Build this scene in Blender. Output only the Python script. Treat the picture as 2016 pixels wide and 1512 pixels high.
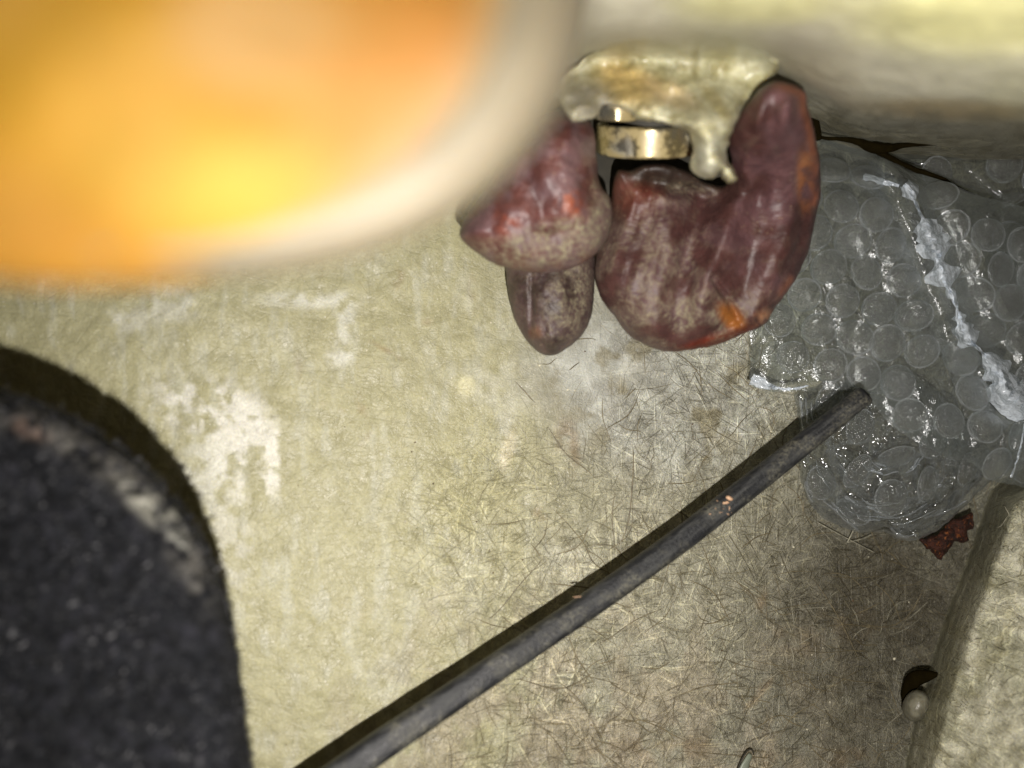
import bpy, math
import numpy as np
from mathutils import Vector
from mathutils.geometry import delaunay_2d_cdt

for o in list(bpy.data.objects):
    bpy.data.objects.remove(o)
S = bpy.context.scene
C = S.collection
F = 1456.0            # focal length in photograph pixels (26 mm equivalent)

# ------------------------------------------------------------------ camera
cam_d = bpy.data.cameras.new('camera')
cam = bpy.data.objects.new('camera', cam_d); C.objects.link(cam)
cam.rotation_euler = (math.radians(90), 0, 0)
cam_d.sensor_width = 36; cam_d.lens = 26
cam_d.clip_start = .002; cam_d.clip_end = 20
cam_d.dof.use_dof = True
cam_d.dof.focus_distance = .212
cam_d.dof.aperture_fstop = 8.0
S.camera = cam

# ------------------------------------------------------------------ light
W = bpy.data.worlds.new('World'); S.world = W; W.use_nodes = True
bg = W.node_tree.nodes['Background']
bg.inputs[0].default_value = (1.0, .78, .44, 1)
bg.inputs[1].default_value = .028
fl = bpy.data.lights.new('flash', 'SPOT')
fl.energy = 2.2; fl.shadow_soft_size = .0017; fl.color = (1, .945, .89)
fl.spot_size = math.radians(150); fl.spot_blend = 1.0
flo = bpy.data.objects.new('flash', fl); C.objects.link(flo)
flo.location = (.007, -.007, -.026)
flo.rotation_euler = (math.radians(90), 0, math.radians(-4))

S.view_settings.view_transform = 'Standard'
S.view_settings.look = 'None'
S.view_settings.exposure = 0
S.render.engine = 'CYCLES'
try:
    S.cycles.transparent_max_bounces = 24
    S.cycles.max_bounces = 8
except Exception:
    pass

# ------------------------------------------------------------------ numeric helpers
rng = np.random.default_rng(7)
_T = rng.random((256, 256))
def vn(x, y, s=0):
    x = np.asarray(x, float) + 37.3*s; y = np.asarray(y, float) + 91.7*s
    xi = np.floor(x).astype(int); yi = np.floor(y).astype(int)
    fx = x-xi; fy = y-yi
    fx = fx*fx*(3-2*fx); fy = fy*fy*(3-2*fy)
    a = _T[xi & 255, yi & 255]; b = _T[(xi+1) & 255, yi & 255]
    c = _T[xi & 255, (yi+1) & 255]; d = _T[(xi+1) & 255, (yi+1) & 255]
    return (a*(1-fx)+b*fx)*(1-fy) + (c*(1-fx)+d*fx)*fy
def fbm(x, y, s=0, o=4):
    r = 0; a = .5; t = 0
    for k in range(o):
        r = r + a*vn(x*2**k, y*2**k, s+k*3.1); t += a; a *= .5
    return r/t
def sm(x, a, b):
    t = np.clip((np.asarray(x, float)-a)/(b-a), 0, 1); return t*t*(3-2*t)
def blob(px, py, cx, cy, rx, ry, rot=0, soft=.5):
    c, s = math.cos(math.radians(rot)), math.sin(math.radians(rot))
    u = ((px-cx)*c+(py-cy)*s)/rx; v = (-(px-cx)*s+(py-cy)*c)/ry
    return 1-sm(np.sqrt(u*u+v*v), 1-soft, 1+soft)
def P(px, py, d):
    px = np.asarray(px, float); py = np.asarray(py, float); d = np.asarray(d, float)+0*px
    return np.stack([(px-1008)/F*d, d, (756-py)/F*d], -1)
def mix(a, b, t):
    return np.asarray(a)*(1-t[..., None]) + np.asarray(b)*t[..., None]
def ctrl(xs, ys, g, sig=45, st=10.):
    """smooth surface through a table of depths: linear table, blurred, looked up bilinearly"""
    xs = np.array(xs, float); ys = np.array(ys, float); g = np.array(g, float)
    gx = np.arange(xs[0]-200, xs[-1]+200, st); gy = np.arange(ys[0]-200, ys[-1]+200, st)
    A = np.stack([np.interp(gx, xs, row) for row in g])
    A = np.stack([np.interp(gy, ys, A[:, k]) for k in range(len(gx))], 1)
    n = int(3*sig/st); k = np.exp(-.5*(np.arange(-n, n+1)*st/sig)**2); k /= k.sum()
    B = np.pad(A, n, mode='edge')
    B = np.apply_along_axis(lambda r: np.convolve(r, k, 'valid'), 1, B)
    B = np.apply_along_axis(lambda r: np.convolve(r, k, 'valid'), 0, B)
    def f(px, py):
        u = np.clip((px-gx[0])/st, 0, len(gx)-1.001); v = np.clip((py-gy[0])/st, 0, len(gy)-1.001)
        i = np.floor(u).astype(int); j = np.floor(v).astype(int); u = u-i; v = v-j
        return (B[j, i]*(1-u)+B[j, i+1]*u)*(1-v) + (B[j+1, i]*(1-u)+B[j+1, i+1]*u)*v
    return f
def segdist(px, py, poly, closed=True):
    A = np.asarray(poly, float); B = np.roll(A, -1, 0)
    if not closed: A, B = A[:-1], B[:-1]
    p = np.stack([px, py], -1)
    best = np.full(len(p), 1e9)
    for k in range(0, len(p), 20000):
        q = p[k:k+20000, None, :]
        ab = (B-A)[None]; t = np.clip(((q-A)*ab).sum(-1)/np.maximum((ab*ab).sum(-1), 1e-9), 0, 1)
        best[k:k+20000] = np.sqrt((((A+t[..., None]*ab)-q)**2).sum(-1)).min(1)
    return best
def inside(px, py, poly):
    A = np.asarray(poly, float); r = np.zeros(len(px), bool)
    for (x1, y1), (x2, y2) in zip(A, np.roll(A, -1, 0)):
        if y1 == y2: continue
        c = ((y1 > py) != (y2 > py)) & (px < (x2-x1)*(py-y1)/(y2-y1)+x1)
        r ^= c
    return r
def smooth_line(pts, step, closed=True, wob=0, seed=0):
    p = np.array(pts, float); n = len(p); out = []
    for i in range(n if closed else n-1):
        g = (lambda k: p[k % n]) if closed else (lambda k: p[min(max(k, 0), n-1)])
        p0, p1, p2, p3 = g(i-1), g(i), g(i+1), g(i+2)
        m = max(2, int(np.linalg.norm(p2-p1)/step))
        for t in np.arange(m)/m:
            out.append(.5*((2*p1)+(-p0+p2)*t+(2*p0-5*p1+4*p2-p3)*t*t+(-p0+3*p1-3*p2+p3)*t**3))
    if not closed: out.append(p[-1])
    o = np.array(out)
    if wob:
        o[:, 0] += wob*(fbm(o[:, 0]*.06, o[:, 1]*.06, seed+1)-.5)*2
        o[:, 1] += wob*(fbm(o[:, 0]*.06, o[:, 1]*.06, seed+5)-.5)*2
    return o

# ------------------------------------------------------------------ object helpers
def tag(o, label=None, cat=None, group=None, kind=None):
    if label: o['label'] = label
    if cat: o['category'] = cat
    if group: o['group'] = group
    if kind: o['kind'] = kind
    return o
def thing(name, label, cat, loc=(0, 0, 0), group=None):
    o = bpy.data.objects.new(name, None); C.objects.link(o); o.location = loc
    o.empty_display_size = .005
    return tag(o, label, cat, group)
def link(name, me, mat, parent=None, smooth=True):
    if mat and not me.materials: me.materials.append(mat)
    if smooth is not None:
        me.polygons.foreach_set('use_smooth', [smooth]*len(me.polygons))
    o = bpy.data.objects.new(name, me); C.objects.link(o)
    if parent: o.parent = parent
    return o
def mesh(name, v, f, mat, parent=None, col=None, smooth=True, origin=None):
    v = np.asarray(v, float)
    po = np.array(parent.location) if parent is not None else np.zeros(3)
    if parent is not None and parent.parent is not None: po = po+np.array(parent.parent.location)
    if origin is None: origin = v.mean(0) if parent is None else po
    origin = np.asarray(origin, float)
    me = bpy.data.meshes.new(name)
    me.from_pydata((v-origin).tolist(), [], f if isinstance(f, list) else f.tolist())
    me.update()
    if col is not None:
        a = me.color_attributes.new('Col', 'FLOAT_COLOR', 'POINT')
        c4 = np.ones((len(v), 4), np.float32); c4[:, :col.shape[1]] = col
        a.data.foreach_set('color', c4.ravel())
    o = link(name, me, mat, parent, smooth)
    o.location = origin-po if parent is not None else origin
    return o
def grid_mesh(name, xs, ys, depth, mat, colf=None, parent=None, keep=None):
    X, Y = np.meshgrid(xs, ys); x = X.ravel(); y = Y.ravel()
    v = P(x, y, depth(x, y))
    n, m = len(ys), len(xs)
    i = np.arange((n-1)*(m-1)); r, c = i//(m-1), i % (m-1); a = r*m+c
    f = np.stack([a, a+m, a+m+1, a+1], -1)
    col = colf(x, y) if colf else None
    return mesh(name, v, f, mat, parent, col)
def fill(outline, step, insets):
    """triangulate a closed outline with evenly spread inner points"""
    o = np.asarray(outline, float)
    d = np.roll(o, -1, 0)-np.roll(o, 1, 0); nrm = np.stack([-d[:, 1], d[:, 0]], -1)
    nrm /= np.linalg.norm(nrm, axis=1, keepdims=True)+1e-9
    q = o+nrm*.7
    if inside(q[:, 0], q[:, 1], o).mean() < .5: nrm = -nrm
    pts = [o]
    for k in insets:
        r = o+nrm*k; dd = segdist(r[:, 0], r[:, 1], o)
        ok = inside(r[:, 0], r[:, 1], o) & (dd > k*.93)
        pts.append(r[ok])
    x0, y0 = o.min(0); x1, y1 = o.max(0)
    gx, gy = np.meshgrid(np.arange(x0, x1, step), np.arange(y0, y1, step*.87))
    gx[1::2] += step/2
    gx = gx.ravel()+rng.uniform(-.15, .15, gx.size)*step; gy = gy.ravel()+rng.uniform(-.15, .15, gy.size)*step
    m = inside(gx, gy, o); gx, gy = gx[m], gy[m]
    m = segdist(gx, gy, o) > (insets[-1] if insets else 0)+step*.6
    pts.append(np.stack([gx[m], gy[m]], -1))
    p = np.concatenate(pts); n = len(o)
    sc = 1/1000.
    vs, es, fs, *_ = delaunay_2d_cdt([Vector(q*sc) for q in p], [(i, (i+1) % n) for i in range(n)], [], 1, 1e-9)
    v = np.array([(q.x, q.y) for q in vs])/sc
    fs = [list(t) for t in fs]
    return v, fs, segdist(v[:, 0], v[:, 1], o)
def lump(name, outline, depth0, T, R, mat, colf=None, relief=None, step=6, back=.7, parent=None, insets=(1.2, 3.5, 7), fwd=None):
    """solid body with the given silhouette, rounded over radius R (px), thickness T front"""
    v, fs, d = fill(outline, step, list(insets))
    t = np.clip(d/R, 0, 1); prof = np.sqrt(np.clip(1-(1-t)**2, 0, 1))
    b = depth0(v[:, 0], v[:, 1])
    fr = b-T*prof
    if relief is not None: fr = fr-relief(v[:, 0], v[:, 1], d)*sm(d, 0, R*.35)
    bk = b+T*back*prof
    bnd = d < 1e-3
    idx = np.arange(len(v)); bi = np.full(len(v), -1); k = len(v)
    bi[bnd] = idx[bnd]; inn = idx[~bnd]; bi[inn] = k+np.arange(len(inn))
    V = np.concatenate([P(v[:, 0], v[:, 1], fr), P(v[inn, 0], v[inn, 1], bk[inn])])
    F2 = []
    for t3 in fs:
        F2.append(t3)
        if not all(bnd[i] for i in t3): F2.append([int(bi[i]) for i in t3][::-1])
    col = None
    if colf is not None:
        c = colf(v[:, 0], v[:, 1], d); col = np.concatenate([c, c[inn]])
    return mesh(name, V, F2, mat, parent, col)
def tube(pts, rad, n=12, cap=True, lump_=0, seed=0, square=0):
    pts = np.asarray(pts, float); m = len(pts)
    rad = np.broadcast_to(np.asarray(rad, float), (m,))
    tan = np.gradient(pts, axis=0); tan /= np.linalg.norm(tan, axis=1, keepdims=True)+1e-12
    up = np.array([0, 1., 0]); a = np.cross(tan, up); a /= np.linalg.norm(a, axis=1, keepdims=True)+1e-12
    b = np.cross(tan, a)
    th = np.arange(n)/n*2*np.pi
    R = rad[:, None]*np.ones(n)
    if square: R = R*(1-square*np.cos(4*th+.7)[None])
    if lump_: R = R*(1+lump_*(fbm(np.arange(m)[:, None]*.35+0*th, th[None]*2+0*R, seed)-.5))
    v = pts[:, None]+R[..., None]*(np.cos(th)[None, :, None]*a[:, None]+np.sin(th)[None, :, None]*b[:, None])
    v = v.reshape(-1, 3); f = []
    for i in range(m-1):
        for j in range(n):
            f.append([i*n+j, i*n+(j+1) % n, (i+1)*n+(j+1) % n, (i+1)*n+j])
    if cap:
        f.append(list(range(n))[::-1]); f.append([(m-1)*n+j for j in range(n)])
    return v, f

# ------------------------------------------------------------------ material helpers
class NT:
    def __init__(s, name):
        s.m = bpy.data.materials.new(name); s.m.use_nodes = True
        s.t = s.m.node_tree; s.n = s.t.nodes
        s.b = s.n['Principled BSDF']; s.out = s.n['Material Output']
        s.tc = s.n.new('ShaderNodeTexCoord')
    def l(s, a, b): s.t.links.new(a, b)
    def node(s, t, **k):
        x = s.n.new(t)
        for a, b in k.items(): setattr(x, a, b)
        return x
    def mapping(s, rot=(0, 0, 0), scale=(1, 1, 1), src=None):
        m = s.node('ShaderNodeMapping'); s.l(src or s.tc.outputs['Object'], m.inputs[0])
        m.inputs['Rotation'].default_value = rot; m.inputs['Scale'].default_value = scale
        return m.outputs[0]
    def noise(s, scale, detail=3, rough=.5, vec=None, dist=0):
        x = s.node('ShaderNodeTexNoise'); s.l(vec or s.tc.outputs['Object'], x.inputs['Vector'])
        x.inputs['Scale'].default_value = scale; x.inputs['Detail'].default_value = detail
        x.inputs['Roughness'].default_value = rough; x.inputs['Distortion'].default_value = dist
        return x.outputs['Fac']
    def voro(s, scale, vec=None, feature='F1', rnd=1):
        x = s.node('ShaderNodeTexVoronoi', feature=feature); s.l(vec or s.tc.outputs['Object'], x.inputs['Vector'])
        x.inputs['Scale'].default_value = scale; x.inputs['Randomness'].default_value = rnd
        return x.outputs['Distance']
    def ramp(s, a, lo, hi, v0=0, v1=1):
        x = s.node('ShaderNodeMapRange', interpolation_type='SMOOTHSTEP'); s.l(a, x.inputs[0])
        x.inputs[1].default_value = lo; x.inputs[2].default_value = hi
        x.inputs[3].default_value = v0; x.inputs[4].default_value = v1
        return x.outputs[0]
    def math(s, op, a, b=None, c=None):
        x = s.node('ShaderNodeMath', operation=op)
        for i, q in enumerate((a, b, c)):
            if q is None: continue
            if isinstance(q, (int, float)): x.inputs[i].default_value = q
            else: s.l(q, x.inputs[i])
        return x.outputs[0]
    def mixc(s, f, a, b, mode='MIX'):
        x = s.node('ShaderNodeMix', data_type='RGBA', blend_type=mode)
        for sock, q in ((x.inputs[0], f), (x.inputs[6], a), (x.inputs[7], b)):
            if isinstance(q, (int, float)): sock.default_value = q
            elif isinstance(q, tuple): sock.default_value = q if len(q) == 4 else (*q, 1)
            else: s.l(q, sock)
        return x.outputs[2]
    def attr(s, n='Col'):
        return s.node('ShaderNodeAttribute', attribute_name=n).outputs['Color']
    def bump(s, h, dist, strength=1, prev=None):
        x = s.node('ShaderNodeBump'); s.l(h, x.inputs['Height'])
        x.inputs['Distance'].default_value = dist; x.inputs['Strength'].default_value = strength
        if prev: s.l(prev, x.inputs['Normal'])
        return x.outputs[0]
    def warp(s, amt, scale, vec=None):
        n = s.node('ShaderNodeTexNoise'); s.l(vec or s.tc.outputs['Object'], n.inputs['Vector'])
        n.inputs['Scale'].default_value = scale; n.inputs['Detail'].default_value = 2
        sub = s.node('ShaderNodeVectorMath', operation='SUBTRACT'); s.l(n.outputs['Color'], sub.inputs[0])
        sub.inputs[1].default_value = (.5, .5, .5)
        ml = s.node('ShaderNodeVectorMath', operation='SCALE'); s.l(sub.outputs[0], ml.inputs[0]); ml.inputs['Scale'].default_value = amt
        ad = s.node('ShaderNodeVectorMath', operation='ADD'); s.l(vec or s.tc.outputs['Object'], ad.inputs[0]); s.l(ml.outputs[0], ad.inputs[1])
        return ad.outputs[0]
    def set(s, **k):
        for a, q in k.items():
            i = s.b.inputs[a.replace('_', ' ')]
            if isinstance(q, (int, float)): i.default_value = q
            elif isinstance(q, tuple): i.default_value = q if len(q) == 4 or 'Radius' in a else (*q, 1)
            else: s.l(q, i)

def fibre_material(name, strength=1.0, angles=(8, 35, 62, 88, 118, 150, 172), rough=.38, thin=1.0):
    """resin bound chopped glass strand: streaks in every direction of the sheet, fine grain, gloss"""
    t = NT(name)
    w = t.warp(.006, 32)
    w2 = w
    dark = None; lite = None
    for k, a in enumerate(angles):
        # streak coordinates: rotate in the plane of the sheet (x,z), then squash one axis
        mp = t.mapping((0, math.radians(a), 0), (1, 1, 1), w2)
        mp2 = t.mapping((0, 0, 0), (75, 75, 1500*thin), mp)
        off = t.node('ShaderNodeVectorMath', operation='ADD'); t.l(mp2, off.inputs[0]); off.inputs[1].default_value = (k*17.3, k*5.1, k*9.7)
        n = t.noise(1, 2, .55, off.outputs[0])
        dk = t.ramp(n, .63, .73); lt = t.ramp(n, .40, .29)
        # each direction only in patches of bundles
        pm = t.noise(42, 1, .5, t.mapping((0, 0, 0), (1, 1, 1), off.outputs[0])) if False else None
        dark = dk if dark is None else t.math('MAXIMUM', dark, dk)
        lite = lt if lite is None else t.math('MAXIMUM', lite, lt)
    for k, a in enumerate((20, 75, 100, 140)):            # fine bright glints painted into the base colour
        mp = t.mapping((0, math.radians(a), 0), (1, 1, 1), w2)
        mp2 = t.mapping((0, 0, 0), (260, 260, 3000), mp)
        off = t.node('ShaderNodeVectorMath', operation='ADD'); t.l(mp2, off.inputs[0]); off.inputs[1].default_value = (k*7.3, k*15.1, k*3.7)
        n = t.noise(1, 2, .6, off.outputs[0])
        lite = t.math('MAXIMUM', lite, t.ramp(n, .37, .27)); dark = t.math('MAXIMUM', dark, t.math('MULTIPLY', t.ramp(n, .66, .76), .7))
    patch = t.ramp(t.noise(60, 3, .6), .35, .62)
    a = t.node('ShaderNodeAttribute', attribute_name='Col')
    fib = t.math('MULTIPLY', a.outputs['Alpha'], strength)      # alpha = how bare the strands lie
    dk = t.math('MULTIPLY', t.math('MULTIPLY', dark, fib), t.math('MULTIPLY_ADD', patch, .5, .25))
    lt = t.math('MULTIPLY', t.math('MULTIPLY', lite, fib), .8)
    g = t.noise(1700, 3, .7)
    g2 = t.noise(230, 5, .65)
    amt = t.math('MULTIPLY_ADD', a.outputs['Alpha'], .65, .35)
    base = t.mixc(amt, a.outputs['Color'], t.mixc(1.0, a.outputs['Color'], t.mixc(t.ramp(g2, .3, .7), (.72, .71, .66), (1.28, 1.28, 1.26)), 'MULTIPLY'))
    base = t.mixc(t.math('MULTIPLY', t.ramp(g, .42, .66), amt), base, t.mixc(1.0, base, (1.45, 1.43, 1.38), 'MULTIPLY'))
    base = t.mixc(lt, base, t.mixc(1.0, base, (1.7, 1.7, 1.6), 'MULTIPLY'))
    base = t.mixc(dk, base, t.mixc(1.0, base, (.42, .37, .27), 'MULTIPLY'))
    spk = t.ramp(t.voro(620), .16, .06)
    spk = t.math('MULTIPLY', spk, t.ramp(t.noise(150, 2), .5, .65))
    base = t.mixc(t.math('MULTIPLY', spk, .7), base, (.75, .72, .6))
    h = t.math('ADD', t.math('MULTIPLY', lite, .7), t.math('MULTIPLY', dark, -1.0))
    h = t.math('MULTIPLY', h, t.math('MULTIPLY_ADD', fib, .85, .1))
    b1 = t.bump(g2, .0011, .55)
    b2 = t.bump(h, .00050, .85, b1)
    b3 = t.bump(g, .00016, .6, b2)
    t.set(Base_Color=base, Roughness=t.ramp(g2, .2, .8, rough-.08, rough+.2), Normal=b3, Subsurface_Weight=.12,
          Subsurface_Radius=(.0022, .0016, .0006), Subsurface_Scale=1.0)
    t.b.inputs['Specular IOR Level'].default_value = .5
    return t.m

M_wall = fibre_material('fibreglass_wall_resin', rough=.33)
M_ledge = fibre_material('fibreglass_ledge_resin', .8, (0, 12, 170, 95), .34)
M_flange = fibre_material('fibreglass_flange_resin', .9, (20, 45, 60, 80, 140, 165), .42)

def strand_material(name, c, rough=.4):
    t = NT(name); g = t.noise(500, 2)
    t.set(Base_Color=t.mixc(t.ramp(g, .3, .7), tuple(x*.6 for x in c), tuple(min(1, x*1.3) for x in c)), Roughness=rough)
    return t.m
M_fd = strand_material('dark_glass_strand', (.20, .165, .095))
M_fl = strand_material('pale_glass_strand', (.40, .38, .29), .35)

# ================================================================== the wall
wall_d = ctrl([-700, 0, 450, 1000, 1350, 1600, 1760, 1900, 2100, 2700],
              [-500, 0, 350, 700, 950, 1150, 1350, 1512, 2000],
              [[.205, .200, .200, .205, .212, .220, .222, .224, .226, .23],
               [.195, .190, .192, .205, .215, .222, .224, .226, .228, .23],
               [.180, .178, .184, .202, .216, .225, .228, .230, .232, .235],
               [.168, .170, .180, .198, .212, .226, .232, .236, .238, .24],
               [.164, .167, .176, .194, .206, .222, .236, .242, .245, .25],
               [.162, .165, .173, .190, .203, .219, .236, .246, .250, .25],
               [.160, .163, .170, .186, .198, .214, .229, .240, .246, .25],
               [.158, .160, .168, .183, .195, .208, .222, .234, .240, .25],
               [.155, .158, .165, .180, .190, .200, .215, .225, .235, .24]])
def wall_depth(px, py):
    d = wall_d(px, py)
    d = d + .0016*(fbm(px*.008, py*.008, 3, 3)-.5) + .0007*(fbm(px*.03, py*.03, 9, 3)-.5)
    d = d + .00020*(fbm(px*.10, py*.10, 12, 2)-.5)
    return d
def wall_col(px, py):
    n1 = fbm(px*.006, py*.006, 21); n2 = fbm(px*.02, py*.012, 25, 5); n3 = fbm(px*.05, py*.05, 31, 4)
    nv = fbm(px*.05, py*.015, 33, 4)
    yel = 1-sm(px+.15*(py-900)+320*(n1-.5), 800, 1330)
    c = mix((.315, .305, .24), (.372, .355, .212), yel)
    # resin starved grey-white
    c = mix(c, (.47, .47, .375), np.clip(yel*.8+.1, 0, 1)*sm(nv, .5, .78)*.6)
    gz = np.maximum(blob(px, py, 1290, 760, 230, 160, 20), blob(px, py, 1440, 640, 140, 150)*.8)
    c = mix(c, (.36, .36, .32), gz)
    c = mix(c, (.50, .51, .46), gz*sm(n2+.25*(n3-.5), .46, .6)*.85)
    c = mix(c, (.20, .17, .09), gz*sm(fbm(px*.022, py*.022, 44), .56, .66)*.65)
    # lower right greyer olive
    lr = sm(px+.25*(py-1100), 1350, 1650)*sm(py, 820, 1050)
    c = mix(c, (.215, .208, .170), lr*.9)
    c = mix(c, (.110, .100, .076), blob(px, py, 1750, 1200, 190, 280, 15, .9)*(.5+.5*sm(n2, .3, .6)))  # valley darkened beyond its brownish dirt to paint in light falloff
    br = np.maximum(blob(px, py, 1100, 1430, 420, 190, -8, .6), blob(px, py, 1330, 1500, 260, 90)) 
    c = mix(c, (.30, .262, .20), br*sm(n2, .42, .6)*.7)
    c = mix(c, (.43, .40, .30), blob(px, py, 1180, 1240, 260, 150, -25, .6)*sm(n2, .48, .66)*.5)
    # chalky patches at left, with a straight torn right edge
    wm = np.maximum(blob(px, py, 430, 815, 120, 60, 20), blob(px, py, 500, 905, 95, 75)*1.0)
    wm = wm*(1-sm(px, 547, 556))
    c = mix(c, (.72, .71, .64), np.clip(wm*1.1, 0, 1)*sm(n3+.5*(n2-.5), .36, .6)*.85)
    wm = blob(px, py, 425, 1060, 120, 70, 60)*(1-sm(px, 545, 556))
    c = mix(c, (.55, .54, .45), wm*sm(n3, .4, .62)*.7)
    for (x, y, rx, ry, k) in ((680, 640, 22, 55, .8), (670, 700, 26, 20, .8), (400, 930, 60, 60, .6), (870, 1140, 80, 80, .25),
                              (610, 590, 90, 16, .8), (990, 760, 60, 45, .35), (1000, 870, 20, 60, .6), (340, 600, 50, 35, .6),
                              (760, 1330, 60, 60, .3), (250, 630, 40, 26, .6), (1240, 730, 55, 26, .5), (1120, 1110, 60, 50, .3)):
        c = mix(c, (.60, .60, .52), blob(px, py, x, y, rx, ry, 0, .6)*k*sm(n3, .3, .6))
    c = mix(c, (.60, .57, .36), blob(px, py, 917, 760, 17, 20, 10, .35)*.8)
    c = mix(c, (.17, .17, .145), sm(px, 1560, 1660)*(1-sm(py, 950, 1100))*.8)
    c = mix(c, (.58, .53, .38), blob(px, py, 1000, 885, 13, 40, 15, .4)*.6)
    # brown and rust stains
    for (x, y, rx, ry, rot, k) in ((1115, 860, 22, 34, 0, .55), (1128, 905, 14, 30, 10, .5), (1560, 1262, 70, 28, 15, .45), (1510, 1350, 8, 30, 40, .85),
                                   (1480, 1385, 22, 6, -35, .8), (1365, 1470, 70, 18, 10, .5), (1520, 1500, 60, 22, 0, .5), (1670, 1495, 50, 22, 0, .6),
                                   (1065, 1010, 14, 14, 0, .5), (700, 1200, 60, 30, 0, .15), (760, 690, 34, 5, 30, .5), (785, 548, 10, 22, 0, .4),
                                   (712, 800, 10, 30, 0, .35), (720, 860, 6, 22, 20, .35), (650, 800, 24, 6, 20, .35), (930, 575, 8, 30, 0, .35), (590, 720, 8, 26, 0, .25),
                                   (842, 632, 12, 8, 0, .5), (1630, 800, 8, 60, -20, .5), (1500, 1180, 9, 26, 10, .5), (1660, 1230, 60, 30, 0, .3),
                                   (850, 1230, 40, 90, 20, .25), (1250, 1480, 120, 24, 0, .4), (1515, 1440, 10, 40, 0, .4)):
        c = mix(c, (.20, .115, .045), blob(px, py, x+14*(n2-.5), y, rx, ry, rot, .6)*k*(.8 if py is None or y < 1200 else .45)*sm(n3, .3, .6))
    fs = sm(px+.55*(py-900)+300*(n1-.5), 960, 1330)
    fs = np.maximum(fs, blob(px, py, 1050, 1060, 230, 200)*.6)
    fs = np.clip(fs*.95+.05, 0, 1)
    return np.concatenate([c, fs[:, None]], 1)
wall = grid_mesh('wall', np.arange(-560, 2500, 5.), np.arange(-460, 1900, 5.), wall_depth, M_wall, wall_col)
tag(wall, kind='structure')

# strands of glass fibre lying on the wall
def strands(name, n, mat, parent, area, rpx, length, lift, seed, dens=None, depth=wall_depth, ang=None, curl=.5):
    r = np.random.default_rng(seed); V = []; Fc = []; base = 0
    done = 0; K = 9
    while done < n:
        x = r.uniform(area[0], area[1]); y = r.uniform(area[2], area[3])
        if dens is not None and r.random() > dens(x, y): continue
        L = r.uniform(*length); a0 = ang(x, y, r) if ang else r.uniform(0, np.pi)
        cv = r.normal(0, curl); s = np.linspace(-.5, .5, K)
        a = a0+cv*s+.25*r.normal()*np.sin(s*6)
        dx = np.cumsum(np.cos(a))*L/K; dy = np.cumsum(np.sin(a))*L/K
        px = x+dx-dx.mean(); py = y+dy-dy.mean()
        dd = depth(px, py); R = r.uniform(*rpx)/F*dd
        R = R*np.sqrt(np.clip(1-(s*1.96)**2, .05, 1))
        p = P(px, py, dd-lift*r.uniform(-.2, 1)*(1-(s*2)**2*.8)-R*.1)
        v, f = tube(p, R, 4, cap=False)
        V.append(v); Fc += [[q+base for q in t] for t in f]; base += len(v); done += 1
    o = mesh(name, np.concatenate(V), Fc, mat, parent)
    return tag(o, kind='stuff')
def dn(x, y):
    return float(np.clip(sm(x+.45*(y-950), 850, 1250), .03, 1))
def an(x, y, r):
    # strands comb downward near the cable and swirl sideways lower down
    if y < 1000: return math.radians(r.normal(82, 28)) if r.random() < .75 else r.uniform(0, np.pi)
    if x > 1350 and y > 1050: return math.radians(r.normal(8, 26)) if r.random() < .55 else r.uniform(0, np.pi)
    return r.uniform(0, np.pi)
strands('pale_strands', 360, M_fl, wall, (650, 1830, 640, 1560), (.3, .75), (25, 110), .00002, 1, dn, ang=an)
strands('dark_strands', 300, M_fd, wall, (650, 1990, 640, 1560), (.4, 1.2), (25, 150), .00002, 2, dn, ang=an, curl=.28)
M_bun = strand_material('strand_bundle_brown', (.19, .16, .10))
strands('strand_bundles', 34, M_bun, wall, (950, 1800, 850, 1560), (.8, 1.6), (90, 240), .0, 8, dn, ang=an, curl=.6)
strands('loose_hairs', 5, M_fd, wall, (980, 1900, 800, 1560), (.6, 1.0), (90, 230), .0004, 5, dn, curl=.9)

def specks(name, n, mat, parent, area, rpx, seed, dens=None):
    r = np.random.default_rng(seed); V = []; Fc = []; b = 0; k = 0
    while k < n:
        x = r.uniform(area[0], area[1]); y = r.uniform(area[2], area[3])
        if dens and r.random() > dens(x, y): continue
        R = rpx[0]+(rpx[1]-rpx[0])*r.random()**3; rot = r.uniform(0, 6)
        m = 7; th = np.arange(m)/m*2*np.pi+rot
        rr = R*r.uniform(.6, 1.2, m); ex = r.uniform(.6, 1)
        px = x+np.cos(th)*rr; py = y+np.sin(th)*rr*ex
        d0 = float(wall_depth(np.array([x]), np.array([y]))[0])
        ring = P(px, py, np.full(m, d0+.0003)); ring2 = P(x+(px-x)*.7, y+(py-y)*.7, np.full(m, d0-R/F*d0*.5))
        V.append(np.concatenate([ring, ring2, P([x], [y], [d0-R/F*d0*.75])]))
        for j in range(m):
            q = (j+1) % m
            Fc += [[b+j, b+q, b+m+q, b+m+j], [b+m+j, b+m+q, b+2*m]]
        b += 2*m+1; k += 1
    return tag(mesh(name, np.concatenate(V), Fc, mat, parent), kind='stuff')
M_spk = strand_material('pale_resin_speck', (.66, .62, .47), .35)
M_dirt = strand_material('dark_dirt_speck', (.10, .06, .03), .7)
specks('resin_specks', 420, M_spk, wall, (150, 1900, 560, 1512), (1.0, 4.2), 3, lambda x, y: 1 if 980 < x < 1140 and y < 800 else .25)
specks('dirt_specks', 200, M_dirt, wall, (560, 1850, 600, 1512), (.8, 3.0), 4)

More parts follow.
